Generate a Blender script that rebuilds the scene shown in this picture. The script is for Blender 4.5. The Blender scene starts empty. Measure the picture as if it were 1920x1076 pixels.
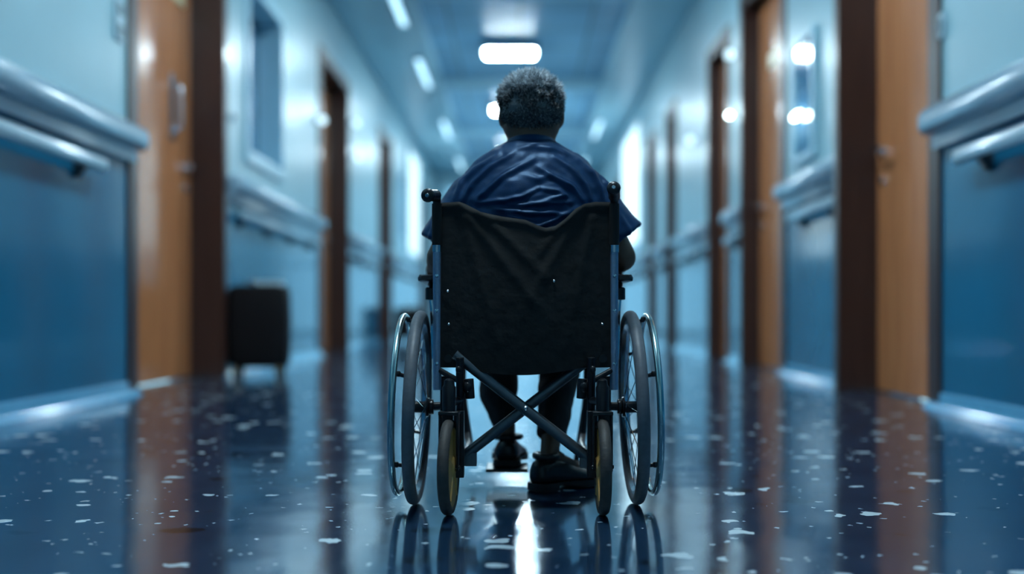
import bpy, bmesh, math, random
from mathutils import Vector, Matrix, noise
random.seed(7)
PI = math.pi
scene = bpy.context.scene
C = scene.collection

# ------------------------------------------------------------------ materials
def nt(name):
    m = bpy.data.materials.new(name); m.use_nodes = True
    t = m.node_tree; b = t.nodes['Principled BSDF']
    return m, t, b

def mat(name, col, rough=0.5, metal=0.0, var=0.12, scale=20.0, bump=0.0, bscale=60.0, coat=0.0, ior=1.5, sheen=0.0, stretch=None):
    m, t, b = nt(name)
    N, L = t.nodes, t.links
    tc = N.new('ShaderNodeTexCoord')
    mp = N.new('ShaderNodeMapping'); L.new(tc.outputs['Object'], mp.inputs['Vector'])
    if stretch: mp.inputs['Scale'].default_value = stretch
    no = N.new('ShaderNodeTexNoise'); no.inputs['Scale'].default_value = scale; no.inputs['Detail'].default_value = 4
    L.new(mp.outputs['Vector'], no.inputs['Vector'])
    cr = N.new('ShaderNodeValToRGB')
    cr.color_ramp.elements[0].position = 0.3; cr.color_ramp.elements[1].position = 0.7
    cr.color_ramp.elements[0].color = tuple(c*(1-var) for c in col)+(1,)
    cr.color_ramp.elements[1].color = tuple(min(1, c*(1+var)) for c in col)+(1,)
    L.new(no.outputs['Fac'], cr.inputs['Fac']); L.new(cr.outputs['Color'], b.inputs['Base Color'])
    b.inputs['Roughness'].default_value = rough; b.inputs['Metallic'].default_value = metal
    b.inputs['IOR'].default_value = ior
    b.inputs['Coat Weight'].default_value = coat; b.inputs['Coat Roughness'].default_value = 0.08
    if sheen: b.inputs['Sheen Weight'].default_value = sheen
    if bump:
        n2 = N.new('ShaderNodeTexNoise'); n2.inputs['Scale'].default_value = bscale; n2.inputs['Detail'].default_value = 3
        L.new(mp.outputs['Vector'], n2.inputs['Vector'])
        bp = N.new('ShaderNodeBump'); bp.inputs['Strength'].default_value = bump; bp.inputs['Distance'].default_value = 0.01
        L.new(n2.outputs['Fac'], bp.inputs['Height']); L.new(bp.outputs['Normal'], b.inputs['Normal'])
    return m

def emit(name, col, s):
    m, t, b = nt(name)
    b.inputs['Base Color'].default_value = (0.8, 0.85, 0.9, 1)
    b.inputs['Emission Color'].default_value = tuple(col)+(1,)
    b.inputs['Emission Strength'].default_value = s
    return m

def glass_mat(name, tint):
    m, t, b = nt(name)
    N, L = t.nodes, t.links
    N.remove(b)
    tr = N.new('ShaderNodeBsdfTransparent'); tr.inputs['Color'].default_value = tuple(tint)+(1,)
    gl = N.new('ShaderNodeBsdfGlossy'); gl.inputs['Roughness'].default_value = 0.03
    fr = N.new('ShaderNodeFresnel'); fr.inputs['IOR'].default_value = 1.5
    mx = N.new('ShaderNodeMixShader')
    L.new(fr.outputs['Fac'], mx.inputs['Fac']); L.new(tr.outputs['BSDF'], mx.inputs[1]); L.new(gl.outputs['BSDF'], mx.inputs[2])
    L.new(mx.outputs['Shader'], N['Material Output'].inputs['Surface'])
    return m

def wood_mat(name, c1, c2, rough=0.25, coat=0.4):
    m, t, b = nt(name)
    N, L = t.nodes, t.links
    tc = N.new('ShaderNodeTexCoord'); mp = N.new('ShaderNodeMapping'); mp.inputs['Scale'].default_value = (9, 9, 0.5)
    L.new(tc.outputs['Object'], mp.inputs['Vector'])
    no = N.new('ShaderNodeTexNoise'); no.inputs['Scale'].default_value = 2.2; no.inputs['Detail'].default_value = 6; no.inputs['Distortion'].default_value = 0.7
    L.new(mp.outputs['Vector'], no.inputs['Vector'])
    cr = N.new('ShaderNodeValToRGB'); cr.color_ramp.elements[0].position = 0.3; cr.color_ramp.elements[1].position = 0.7
    cr.color_ramp.elements[0].color = tuple(c1)+(1,); cr.color_ramp.elements[1].color = tuple(c2)+(1,)
    L.new(no.outputs['Fac'], cr.inputs['Fac']); L.new(cr.outputs['Color'], b.inputs['Base Color'])
    b.inputs['Roughness'].default_value = rough
    b.inputs['Coat Weight'].default_value = coat; b.inputs['Coat Roughness'].default_value = 0.12
    bp = N.new('ShaderNodeBump'); bp.inputs['Strength'].default_value = 0.05; bp.inputs['Distance'].default_value = 0.01
    L.new(no.outputs['Fac'], bp.inputs['Height']); L.new(bp.outputs['Normal'], b.inputs['Normal'])
    return m

def floor_mat():
    m, t, b = nt('speckled vinyl floor')
    N, L = t.nodes, t.links
    tc = N.new('ShaderNodeTexCoord')
    def noi(scale, detail=3, vec=None, dist=0.0):
        n = N.new('ShaderNodeTexNoise'); n.inputs['Scale'].default_value = scale; n.inputs['Detail'].default_value = detail
        n.inputs['Distortion'].default_value = dist
        L.new(vec or tc.outputs['Object'], n.inputs['Vector']); return n
    def math_(op, a, bb):
        n = N.new('ShaderNodeMath'); n.operation = op
        for i, v in enumerate((a, bb)):
            if isinstance(v, (int, float)): n.inputs[i].default_value = v
            else: L.new(v, n.inputs[i])
        return n.outputs[0]
    warp = noi(14, 3)
    vm = N.new('ShaderNodeVectorMath'); vm.operation = 'SCALE'; vm.inputs['Scale'].default_value = 0.09
    L.new(warp.outputs['Color'], vm.inputs[0])
    va = N.new('ShaderNodeVectorMath'); va.operation = 'ADD'
    L.new(tc.outputs['Object'], va.inputs[0]); L.new(vm.outputs['Vector'], va.inputs[1])
    def chips(scale, thr, keep, seed):
        mp = N.new('ShaderNodeMapping'); mp.inputs['Location'].default_value = (seed, seed*1.7, 0)
        mp.inputs['Scale'].default_value = (0.8, 1, 1)
        L.new(va.outputs['Vector'], mp.inputs['Vector'])
        v = N.new('ShaderNodeTexVoronoi'); v.inputs['Scale'].default_value = scale; v.voronoi_dimensions = '2D'
        v.distance = 'MANHATTAN' if seed > 2 else 'EUCLIDEAN'
        L.new(mp.outputs['Vector'], v.inputs['Vector'])
        sp = N.new('ShaderNodeSeparateColor'); L.new(v.outputs['Color'], sp.inputs['Color'])
        k = math_('GREATER_THAN', sp.outputs['Red'], 1-keep)
        rad = math_('MULTIPLY', sp.outputs['Green'], thr)
        d = math_('LESS_THAN', v.outputs['Distance'], rad)
        return math_('MULTIPLY', k, d)
    white = math_('MAXIMUM', chips(11.5, 0.34, 0.18, 1.3), chips(34, 0.34, 0.07, 3.1))
    dark = chips(9.0, 0.5, 0.14, 5.7)
    base = noi(3.0, 5)
    cr = N.new('ShaderNodeValToRGB'); cr.color_ramp.elements[0].position = 0.35; cr.color_ramp.elements[1].position = 0.65
    cr.color_ramp.elements[0].color = (0.010, 0.031, 0.070, 1); cr.color_ramp.elements[1].color = (0.017, 0.044, 0.092, 1)
    L.new(base.outputs['Fac'], cr.inputs['Fac'])
    m1 = N.new('ShaderNodeMix'); m1.data_type = 'RGBA'
    L.new(dark, m1.inputs['Factor']); L.new(cr.outputs['Color'], m1.inputs[6]); m1.inputs[7].default_value = (0.006, 0.010, 0.020, 1)
    m2 = N.new('ShaderNodeMix'); m2.data_type = 'RGBA'
    L.new(white, m2.inputs['Factor']); L.new(m1.outputs[2], m2.inputs[6]); m2.inputs[7].default_value = (0.62, 0.74, 0.80, 1)
    L.new(m2.outputs[2], b.inputs['Base Color'])
    rn = noi(5, 5)
    rr = N.new('ShaderNodeMapRange'); rr.inputs['From Min'].default_value = 0.3; rr.inputs['From Max'].default_value = 0.7
    rr.inputs['To Min'].default_value = 0.07; rr.inputs['To Max'].default_value = 0.14
    L.new(rn.outputs['Fac'], rr.inputs['Value'])
    rsum = math_('ADD', rr.outputs[0], math_('MULTIPLY', white, 0.15))
    L.new(rsum, b.inputs['Roughness'])
    b.inputs['IOR'].default_value = 2.4; b.inputs['Specular Tint'].default_value = (0.50, 0.82, 1.0, 1)
    b.inputs['Coat Weight'].default_value = 0.15; b.inputs['Coat Roughness'].default_value = 0.09
    w1 = noi(1.6, 2); w2 = noi(110, 2)
    s = math_('ADD', math_('MULTIPLY', w1.outputs['Fac'], 1.0), math_('MULTIPLY', w2.outputs['Fac'], 0.012))
    s = math_('ADD', s, math_('MULTIPLY', white, 0.01))
    bp = N.new('ShaderNodeBump'); bp.inputs['Strength'].default_value = 0.30; bp.inputs['Distance'].default_value = 0.02
    L.new(s, bp.inputs['Height']); L.new(bp.outputs['Normal'], b.inputs['Normal'])
    return m

def tile_mat(name, col, sx, sy):
    m, t, b = nt(name)
    N, L = t.nodes, t.links
    tc = N.new('ShaderNodeTexCoord')
    br = N.new('ShaderNodeTexBrick'); br.offset = 0; br.inputs['Scale'].default_value = 1
    br.inputs['Brick Width'].default_value = sx; br.inputs['Row Height'].default_value = sy
    br.inputs['Mortar Size'].default_value = 0.02
    br.inputs['Color1'].default_value = tuple(col)+(1,); br.inputs['Color2'].default_value = tuple(c*0.82 for c in col)+(1,)
    br.inputs['Mortar'].default_value = tuple(c*0.4 for c in col)+(1,)
    L.new(tc.outputs['Object'], br.inputs['Vector']); L.new(br.outputs['Color'], b.inputs['Base Color'])
    b.inputs['Roughness'].default_value = 0.35
    return m

M = {}
M['floor'] = floor_mat()
M['wall'] = mat('pale blue wall paint', (0.27, 0.48, 0.56), 0.32, var=0.04, scale=1.5, bump=0.03, bscale=4)
M['wains'] = mat('blue laminate wall panel', (0.013, 0.14, 0.26), 0.12, var=0.10, scale=0.8, bump=0.03, bscale=2, coat=0.3)
M['base'] = mat('glossy light blue baseboard', (0.09, 0.33, 0.54), 0.12, var=0.06, coat=0.5, bump=0.05, bscale=12)
M['soffit'] = mat('pale ceiling plaster', (0.42, 0.70, 0.82), 0.35, var=0.04, scale=1)
M['ceil'] = tile_mat('blue grey ceiling tiles', (0.25, 0.56, 0.80), 1.2, 1.2)
M['leaf'] = wood_mat('orange brown door veneer', (0.46, 0.165, 0.065), (0.64, 0.25, 0.10))
M['jamb'] = wood_mat('dark brown frame wood', (0.036, 0.015, 0.012), (0.056, 0.024, 0.019), 0.35, 0.15)
M['rail'] = mat('grey white crash rail vinyl', (0.26, 0.41, 0.52), 0.22, var=0.04, coat=0.3)
M['railgrip'] = mat('pale grip rail vinyl', (0.32, 0.48, 0.58), 0.2, var=0.04, coat=0.3)
M['bracket'] = mat('dark rail bracket', (0.03, 0.04, 0.05), 0.4)
M['winframe'] = mat('pale window frame', (0.34, 0.58, 0.70), 0.3, var=0.03)
M['darkglass'] = mat('dark blue window glass', (0.03, 0.15, 0.30), 0.05, var=0.2, scale=1.0, coat=1.0)
M['glass'] = glass_mat('blue tinted glass', (0.62, 0.72, 0.78))
M['frost'] = emit('frosted daylit glass', (0.66, 0.93, 1.0), 0.68)  # emits by itself in place of daylight, for the two added far windows
M['steel'] = mat('satin steel', (0.55, 0.60, 0.66), 0.25, 1.0, var=0.05)
M['chrome'] = mat('polished chrome', (0.72, 0.80, 0.84), 0.12, 1.0, var=0.03)
M['tube'] = mat('blue grey silver tube', (0.34, 0.42, 0.55), 0.35, 0.7, var=0.08, scale=120)
M['rim'] = mat('satin silver hand rim', (0.50, 0.66, 0.66), 0.22, 1.0, var=0.05)
M['tyre'] = mat('grey rubber tyre', (0.12, 0.135, 0.16), 0.5, var=0.12, scale=60, bump=0.1, bscale=300)
M['black'] = mat('black satin plastic', (0.010, 0.010, 0.013), 0.3, var=0.2)
M['blackmetal'] = mat('black painted metal', (0.012, 0.013, 0.017), 0.28, 0.3, var=0.2)
M['brace'] = mat('grey brace tube', (0.12, 0.14, 0.16), 0.3, 0.7, var=0.1, scale=50)
M['nylon'] = mat('black nylon upholstery', (0.0085, 0.0080, 0.0080), 0.75, var=0.3, scale=12, bump=0.3, bscale=25)
M['caster'] = mat('amber caster core', (0.62, 0.33, 0.09), 0.35, var=0.15, scale=8)
M['castertyre'] = mat('brown grey caster tyre', (0.055, 0.048, 0.045), 0.6, var=0.25, scale=30, bump=0.2, bscale=120)
M['skin'] = mat('warm brown skin', (0.16, 0.075, 0.045), 0.45, var=0.10, scale=30, bump=0.08, bscale=150)
M['lip'] = mat('muted lip skin', (0.15, 0.055, 0.042), 0.4)
M['shirt'] = mat('navy cotton shirt', (0.007, 0.028, 0.082), 0.45, var=0.15, scale=40, bump=0.08, bscale=250)
M['shirt'].node_tree.nodes['Principled BSDF'].inputs['Specular Tint'].default_value = (0.30, 0.60, 1.0, 1)
M['trouser'] = mat('black trouser cloth', (0.008, 0.008, 0.010), 0.8, var=0.2, bump=0.15, bscale=60)
M['leather'] = mat('black shoe leather', (0.010, 0.010, 0.012), 0.28, var=0.2, bump=0.15, bscale=90)
M['sole'] = mat('black rubber sole', (0.018, 0.017, 0.018), 0.6, var=0.2)
M['lace'] = mat('grey shoe lace', (0.10, 0.10, 0.11), 0.7)
M['eyewhite'] = mat('eye white', (0.75, 0.73, 0.70), 0.15, var=0.02)
M['iris'] = mat('brown iris', (0.05, 0.025, 0.012), 0.1)
M['bag'] = mat('black suitcase fabric', (0.004, 0.004, 0.006), 0.7, ior=1.3, var=0.2, bump=0.2, bscale=80)
M['tan'] = mat('tan rubber wheel', (0.12, 0.09, 0.05), 0.5)
M['plate'] = mat('pale switch plate', (0.42, 0.58, 0.66), 0.3, var=0.03)
M['plategrey'] = mat('grey switch rocker', (0.10, 0.16, 0.20), 0.3)
M['sign'] = mat('cream door plate', (0.75, 0.66, 0.40), 0.3, var=0.06)
M['lamp'] = emit('warm white light diffuser', (0.72, 0.92, 1.0), 70.0)
M['strip'] = emit('cool strip diffuser', (0.45, 0.80, 1.0), 1.1)
M['walllamp'] = emit('cool wall lamp glass', (0.80, 1.0, 0.98), 14.0)  # glow of the added reflection spots, no lamp behind it
M['walldim'] = emit('dim wall lamp glass', (0.62, 0.90, 1.0), 0.9)  # weaker glow for the softer reflection spots
hair_m, ht, hb = nt('salt and pepper hair')
at = ht.nodes.new('ShaderNodeAttribute'); at.attribute_name = 'tone'
crh = ht.nodes.new('ShaderNodeValToRGB')
crh.color_ramp.elements[0].color = (0.012, 0.011, 0.013, 1); crh.color_ramp.elements[1].color = (0.90, 0.95, 1.0, 1)
ht.links.new(at.outputs['Fac'], crh.inputs['Fac']); ht.links.new(crh.outputs['Color'], hb.inputs['Base Color'])
hb.inputs['Roughness'].default_value = 0.45
M['hair'] = hair_m

# ------------------------------------------------------------------ mesh builder
class MB:
    def __init__(s): s.v = []; s.f = []
    def add(s, vs, fs):
        o = len(s.v); s.v += [tuple(v) for v in vs]; s.f += [tuple(i+o for i in f) for f in fs]; return s
    def box(s, x0, x1, y0, y1, z0, z1):
        v = [(x, y, z) for x in (x0, x1) for y in (y0, y1) for z in (z0, z1)]
        return s.add(v, [(0,1,3,2),(4,6,7,5),(0,4,5,1),(2,3,7,6),(0,2,6,4),(1,5,7,3)])
    def rings(s, rings, closed_ends=True, loop=False):
        n = len(rings[0]); v = [p for r in rings for p in r]; f = []
        R = len(rings)
        for i in range(R if loop else R-1):
            j = (i+1) % R
            for k in range(n):
                l = (k+1) % n
                f.append((i*n+k, i*n+l, j*n+l, j*n+k))
        if closed_ends and not loop:
            f.append(tuple(range(n-1, -1, -1))); f.append(tuple((R-1)*n+k for k in range(n)))
        return s.add(v, f)
    def tube(s, pts, r, seg=12, closed=False, caps=True):
        pts = [Vector(p) for p in pts]; n = len(pts)
        rs = r if isinstance(r, (list, tuple)) else [r]*n
        rings = []; up = None
        for i, p in enumerate(pts):
            if closed: t = (pts[(i+1) % n]-pts[i-1]).normalized()
            else: t = (pts[min(i+1, n-1)]-pts[max(i-1, 0)]).normalized()
            if up is None:
                up = Vector((0, 0, 1)) if abs(t.z) < 0.9 else Vector((1, 0, 0))
            a = t.cross(up).normalized(); b = a.cross(t).normalized(); up = b
            rings.append([p+(a*math.cos(2*PI*k/seg)+b*math.sin(2*PI*k/seg))*rs[i] for k in range(seg)])
        return s.rings(rings, caps, closed)
    def ell(s, c, r, seg=20, rot=None):
        c = Vector(c); rings = []; m = seg//2
        for i in range(1, m):
            a = PI*i/m
            ring = []
            for k in range(seg):
                p = Vector((r[0]*math.sin(a)*math.cos(2*PI*k/seg), r[1]*math.sin(a)*math.sin(2*PI*k/seg), r[2]*math.cos(a)))
                if rot: p = rot @ p
                ring.append(c+p)
            rings.append(ring)
        s.rings(rings, True); return s
    def cap(s, p0, p1, r0, r1, seg=16):       # tapered capsule
        p0, p1 = Vector(p0), Vector(p1); d = (p1-p0).normalized(); pts = []; rs = []
        for k in range(5):
            a = PI/2*k/5; pts.append(p0-d*r0*math.cos(a)); rs.append(max(r0*math.sin(a), r0*0.12))
        for k in range(5, -1, -1):
            a = PI/2*k/5; pts.append(p1+d*r1*math.cos(a)); rs.append(max(r1*math.sin(a), r1*0.12))
        return s.tube(pts, rs, seg)
    def torus(s, c, R, r, axis='X', seg=64, mseg=12, tilt=0.0, a0=0, a1=None):
        c = Vector(c); rings = []
        for i in range(seg):
            a = 2*PI*i/seg
            ring = []
            for k in range(mseg):
                b = 2*PI*k/mseg; rr = R+r*math.cos(b); w = r*math.sin(b)
                if axis == 'X': p = Vector((w, rr*math.cos(a), rr*math.sin(a)))
                elif axis == 'Z': p = Vector((rr*math.cos(a), rr*math.sin(a), w))
                else: p = Vector((rr*math.cos(a), w, rr*math.sin(a)))
                ring.append(c+p)
            rings.append(ring)
        return s.rings(rings, False, True)
    def lathe(s, c, prof, axis='X', seg=40):   # prof: list of (axial, radius)
        c = Vector(c); rings = []
        for (w, r) in prof:
            ring = []
            for k in range(seg):
                a = 2*PI*k/seg
                if axis == 'X': p = Vector((w, r*math.cos(a), r*math.sin(a)))
                elif axis == 'Z': p = Vector((r*math.cos(a), r*math.sin(a), w))
                else: p = Vector((r*math.cos(a), w, r*math.sin(a)))
                ring.append(c+p)
            rings.append(ring)
        return s.rings(rings, True)
    def build(s, name, m, parent=None, smooth=True, bevel=0.0, xf=None, subsurf=0):
        me = bpy.data.meshes.new(name)
        vs = [xf @ Vector(v) for v in s.v] if xf else s.v
        me.from_pydata([tuple(v) for v in vs], [], s.f); me.update()
        bm = bmesh.new(); bm.from_mesh(me); bmesh.ops.recalc_face_normals(bm, faces=bm.faces); bm.to_mesh(me); bm.free()
        me.materials.append(m)
        if smooth:
            for p in me.polygons: p.use_smooth = True
            try: me.set_sharp_from_angle(angle=math.radians(40))
            except Exception: pass
        o = bpy.data.objects.new(name, me); C.objects.link(o)
        if parent:
            o.parent = parent
        if bevel:
            b = o.modifiers.new('bevel', 'BEVEL'); b.width = bevel; b.segments = 3; b.limit_method = 'ANGLE'
        if subsurf:
            b = o.modifiers.new('sub', 'SUBSURF'); b.levels = subsurf; b.render_levels = subsurf
        return o

def empty(name, loc=(0, 0, 0), rz=0):
    o = bpy.data.objects.new(name, None); C.objects.link(o); o.location = loc; o.rotation_euler = (0, 0, rz); return o
def tag(o, label, cat, group=None):
    o['label'] = label; o['category'] = cat
    if group: o['group'] = group
    return o
def struct(o, label=None):
    o['kind'] = 'structure'
    if label: o['label'] = label
    return o
def shape(o):       # baked copy of the evaluated mesh
    dg = bpy.context.evaluated_depsgraph_get(); dg.update()
    me = bpy.data.meshes.new_from_object(o.evaluated_get(dg)); o.modifiers.clear(); old = o.data; o.data = me
    bpy.data.meshes.remove(old); return o
def remesh(o, vox, it=8, fac=0.6):
    r = o.modifiers.new('r', 'REMESH'); r.mode = 'VOXEL'; r.voxel_size = vox; r.use_smooth_shade = True
    if it:
        s = o.modifiers.new('s', 'SMOOTH'); s.factor = fac; s.iterations = it
    return shape(o)
def interp(tab, z):
    if z <= tab[0][0]: return tab[0][1:]
    for a, b in zip(tab, tab[1:]):
        if z <= b[0]:
            t = (z-a[0])/(b[0]-a[0]); return [p+(q-p)*t for p, q in zip(a[1:], b[1:])]
    return tab[-1][1:]

# ------------------------------------------------------------------ camera
HC = 0.585
cam = bpy.data.cameras.new('camera'); co = bpy.data.objects.new('camera', cam); C.objects.link(co)
co.location = (0, 0, HC); co.rotation_euler = (PI/2, 0, 0)
cam.sensor_width = 36; cam.lens = 36.2
cam.shift_x = -15/1920; cam.shift_y = 54/1920
cam.clip_end = 200; cam.clip_start = 0.05
cam.dof.use_dof = True; cam.dof.focus_distance = 3.02; cam.dof.aperture_fstop = 0.75
scene.camera = co

# ------------------------------------------------------------------ corridor shell
XL, XR = -2.85, 2.62
ZC = 5.33
Y0, Y1 = -3.0, 34.0
TX0, TX1 = -1.62, 1.72          # raised middle of the ceiling
struct(MB().box(XL-0.6, XR+0.6, Y0, Y1+2, -0.1, 0).build('floor', M['floor'], smooth=False), 'glossy navy vinyl floor with pale flecks')
# doors: (near y, far y, recess, protrusion of frame past the wall, height)
DL = [(7.62, 9.85, 0.30, 0.03, 4.33), (14.7, 16.95, 0.30, 0.03, 4.33), (20.9, 22.6, 0.28, 0.04, 4.33), (29.5, 31.0, 0.28, 0.04, 4.33)]
DR = [(6.55, 8.02, 0.16, 0.15, 4.6), (10.28, 11.95, 0.16, 0.06, 4.20), (12.95, 14.15, 0.16, 0.04, 4.12), (17.35, 18.3, 0.16, 0.03, 4.12), (19.85, 20.95, 0.16, 0.03, 4.08), (27.0, 28.5, 0.16, 0.03, 4.1)]
WL = [(10.75, 12.25, 2.30, 4.05), (24.0, 25.3, 2.45, 3.95), (26.2, 29.0, 2.2, 4.9)]
WR = [(22.4, 26.2, 2.2, 4.9)]
def segs(doors):
    out = []; y = Y0
    for d in doors: out.append((y, d[0])); y = d[1]
    out.append((y, Y1)); return out
def wall(side, X, doors, wins):
    s = -1 if side == 'left' else 1
    mb = MB(); wn = MB(); bb = MB()
    def bx(m, y0, y1, z0, z1, th=0.5, off=0.0):
        a, b = X+s*off, X+s*th
        m.box(min(a, b), max(a, b), y0, y1, z0, z1)
    SP = 1.72
    for (a, b) in segs(doors):
        ws = [w for w in wins if w[0] > a and w[1] < b]
        ys = a
        for w in ws:
            bx(mb, ys, w[0], SP, ZC+0.3); bx(mb, w[0], w[1], SP, w[2]); bx(mb, w[0], w[1], w[3], ZC+0.3); ys = w[1]
        bx(mb, ys, b, SP, ZC+0.3)
        bx(wn, a, b, 0, SP)
        # coved baseboard
        prof = [(0.0, 0.11), (-0.012, 0.11), (-0.016, 0.10), (-0.018, 0.05), (-0.03, 0.025), (-0.06, 0.010), (-0.065, 0.0), (0.0, 0.0)]
        bb.rings([[(X+s*u, y, z) for (u, z) in prof] for y in (a, b)])
    for d in doors: bx(mb, d[0], d[1], d[4], ZC+0.3)
    w = struct(mb.build('wall_'+side, M['wall'], smooth=False), 'pale blue painted %s corridor wall' % side)
    wn.build('wall_panel', M['wains'], w, smooth=False)
    struct(bb.build('baseboard_'+side, M['base']), 'glossy light blue baseboard along the %s wall' % side)
wall('left', XL, DL, WL); wall('right', XR, DR, WR)
# ceiling: two side soffits and a raised tiled middle
ce = struct(MB().box(XL-0.5, TX0, Y0, Y1, ZC, ZC+0.3).box(TX1, XR+0.5, Y0, Y1, ZC, ZC+0.3).build('ceiling', M['soffit'], smooth=False), 'pale plaster ceiling with raised blue tiled middle')
MB().box(TX0, TX1, Y0, Y1, ZC+0.25, ZC+0.4).build('tile_panel', M['ceil'], ce, smooth=False)
bm_ = MB()
for y in (3.5, 9.5, 15.3, 21.6, 27.2, 33.0):
    bm_.box(TX0, TX1, y, y+0.35, ZC+0.06, ZC+0.26)
bm_.build('cross_beam', M['soffit'], ce, smooth=False)
# end walls
e = MB(); e.box(XL, -2.5, Y1, Y1+0.2, 0, ZC+0.3); e.box(2.3, XR, Y1, Y1+0.2, 0, ZC+0.3); e.box(-2.5, 2.3, Y1, Y1+0.2, 4.9, ZC+0.3)
struct(e.build('wall_back', M['wall'], smooth=False), 'pale end wall of the corridor')
struct(MB().box(XL-0.5, XR+0.5, Y0-0.2, Y0, 0, ZC+0.4).build('wall_front', M['wall'], smooth=False), 'pale wall behind the viewer')
wf = MB()
for x in (-2.5, -0.93, 0.64, 2.22): wf.box(x, x+0.08, Y1+0.02, Y1+0.12, 0, 4.9)
for z in (0.0, 2.2, 4.8): wf.box(-2.5, 2.3, Y1+0.03, Y1+0.11, z, z+0.1)
w = struct(wf.build('window_1', M['winframe'], smooth=False), 'glazed end of the corridor full of daylight')
MB().box(-2.42, 2.22, Y1+0.06, Y1+0.07, 0.1, 4.8).build('pane', M['glass'], w, smooth=False)

# windows set into the side walls
def window(n, X, sgn, w4, label, pane):
    a, b, z0, z1 = w4
    fr = MB()
    def bx(u0, u1, *k):
        p, q = sorted((X+sgn*u0, X+sgn*u1)); fr.box(p, q, *k)
    for (ya, yb, za, zb) in ((a-0.1, a+0.02, z0-0.12, z1+0.1), (b-0.02, b+0.1, z0-0.12, z1+0.1), (a, b, z0-0.12, z0+0.02), (a, b, z1-0.02, z1+0.1)):
        bx(-0.035, 0.32, ya, yb, za, zb)
    ym = (a+b)/2; bx(0.20, 0.30, ym-0.04, ym+0.04, z0, z1)
    w = struct(fr.build('window_%d' % n, M['winframe'], bevel=0.008), label)
    p, q = sorted((X+sgn*0.26, X+sgn*0.28)) if n < 4 else sorted((X+sgn*0.0, X+sgn*0.02))
    MB().box(p, q, a, b, z0, z1).build('pane', pane, w, smooth=False)
window(2, XL, -1, WL[0], 'blue recessed window above the black suitcase', M['darkglass'])
window(3, XL, -1, WL[1], 'far narrow blue window on the left wall', M['darkglass'])
window(4, XL, -1, WL[2], 'far bright daylight window on the left wall', M['frost'])  # made-up window, its glowing pane brightens the far left wall
window(5, XR, 1, WR[0], 'far bright daylight window on the right wall', M['frost'])  # made-up window too, glowing to brighten the far right wall

# doors
def door(n, side, X, d, label, kind):
    s = -1 if side == 'left' else 1
    a, b, rec, pro, H = d
    def bx(m, u0, u1, y0, y1, z0, z1):
        p, q = X+s*u0, X+s*u1; m.box(min(p, q), max(p, q), y0, y1, z0, z1)
    root = struct(empty('door_%d' % n, (0, 0, 0)), label)
    lf = MB(); bx(lf, rec, rec+0.06, a+0.0, b, 0.012, H-0.02); L_ = lf.build('leaf', M['leaf'], root, bevel=0.006)
    fr = MB()
    bx(fr, -pro, rec+0.1, b-0.02, b+0.10, 0, H+0.10)         # far jamb
    fr_o = fr.build('jamb', M['jamb'], root, bevel=0.008)
    fr = MB(); bx(fr, -0.02, rec+0.1, a-0.16, a+0.02, 0, H+0.10)
    fr.build('jamb', M['jamb'], root, bevel=0.008)
    fr = MB(); bx(fr, -0.02, rec+0.1, a, b, H-0.04, H+0.12)
    fr.build('header', M['jamb'], root, bevel=0.008)
    hx = X+s*rec
    if kind == 'plate':           # long steel pull plate and a round latch
        q = MB(); q.box(hx, hx+0.02, 9.25, 9.37, 2.17, 2.77)
        p = q.build('pull_handle', M['steel'], root, bevel=0.01)
        q = MB(); q.tube([(hx+0.02, 9.31, 2.26), (hx+0.08, 9.31, 2.28), (hx+0.085, 9.31, 2.35), (hx+0.085, 9.31, 2.58), (hx+0.08, 9.31, 2.66), (hx+0.02, 9.31, 2.68)], 0.02)
        q.build('grip', M['steel'], p)
        q = MB(); q.lathe((hx, 9.68, 1.98), [(0, 0.05), (0.03, 0.05), (0.035, 0.03), (0.045, 0.03), (0.05, 0.045), (0.075, 0.045), (0.085, 0.02)])
        q.build('knob', M['steel'], root)
        q = MB(); q.lathe((hx, 9.68, 1.78), [(0, 0.035), (0.02, 0.035), (0.03, 0.01)])
        q.build('lock_cylinder', M['steel'], root)
    else:
        q = MB(); yy = b-0.16
        q.lathe((hx, yy, 1.84), [(0, 0.045), (-s*0.02, 0.045), (-s*0.025, 0.02), (-s*0.09, 0.02)])
        q.tube([(hx-s*0.08, yy, 1.84), (hx-s*0.095, yy-0.05, 1.84), (hx-s*0.095, yy-0.22, 1.835)], 0.018)
        q.build('lever_handle', M['steel'], root)
        q = MB(); q.lathe((hx, yy, 1.62), [(0, 0.035), (-s*0.02, 0.035), (-s*0.03, 0.01)])
        q.build('lock_cylinder', M['steel'], root)
    if n in (1, 6):
        q = MB(); z = 3.46 if n == 1 else 3.32
        yy = (9.3, 9.62) if n == 1 else (11.1, 11.45)
        q.box(min(hx, hx-s*0.015), max(hx, hx-s*0.015), yy[0], yy[1], z, z+0.16)
        q.build('door_plate', M['sign'], root, bevel=0.005)
    return root
lab = ['orange wooden door with steel pull plate, nearest on the left', 'brown door beyond the black suitcase on the left', 'third door along the left wall', 'farthest door on the left wall']
for i, d in enumerate(DL): door(i+1, 'left', XL, d, lab[i], 'plate' if i == 0 else 'lever')
lab = ['orange wooden door with lever handle, nearest on the right', 'orange door with cream plate, second on the right', 'narrow brown door, third on the right', 'dark narrow fourth door on the right', 'fifth door along the right wall', 'farthest door on the right wall']
for i, d in enumerate(DR): door(i+5, 'right', XR, d, lab[i], 'lever')

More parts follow.
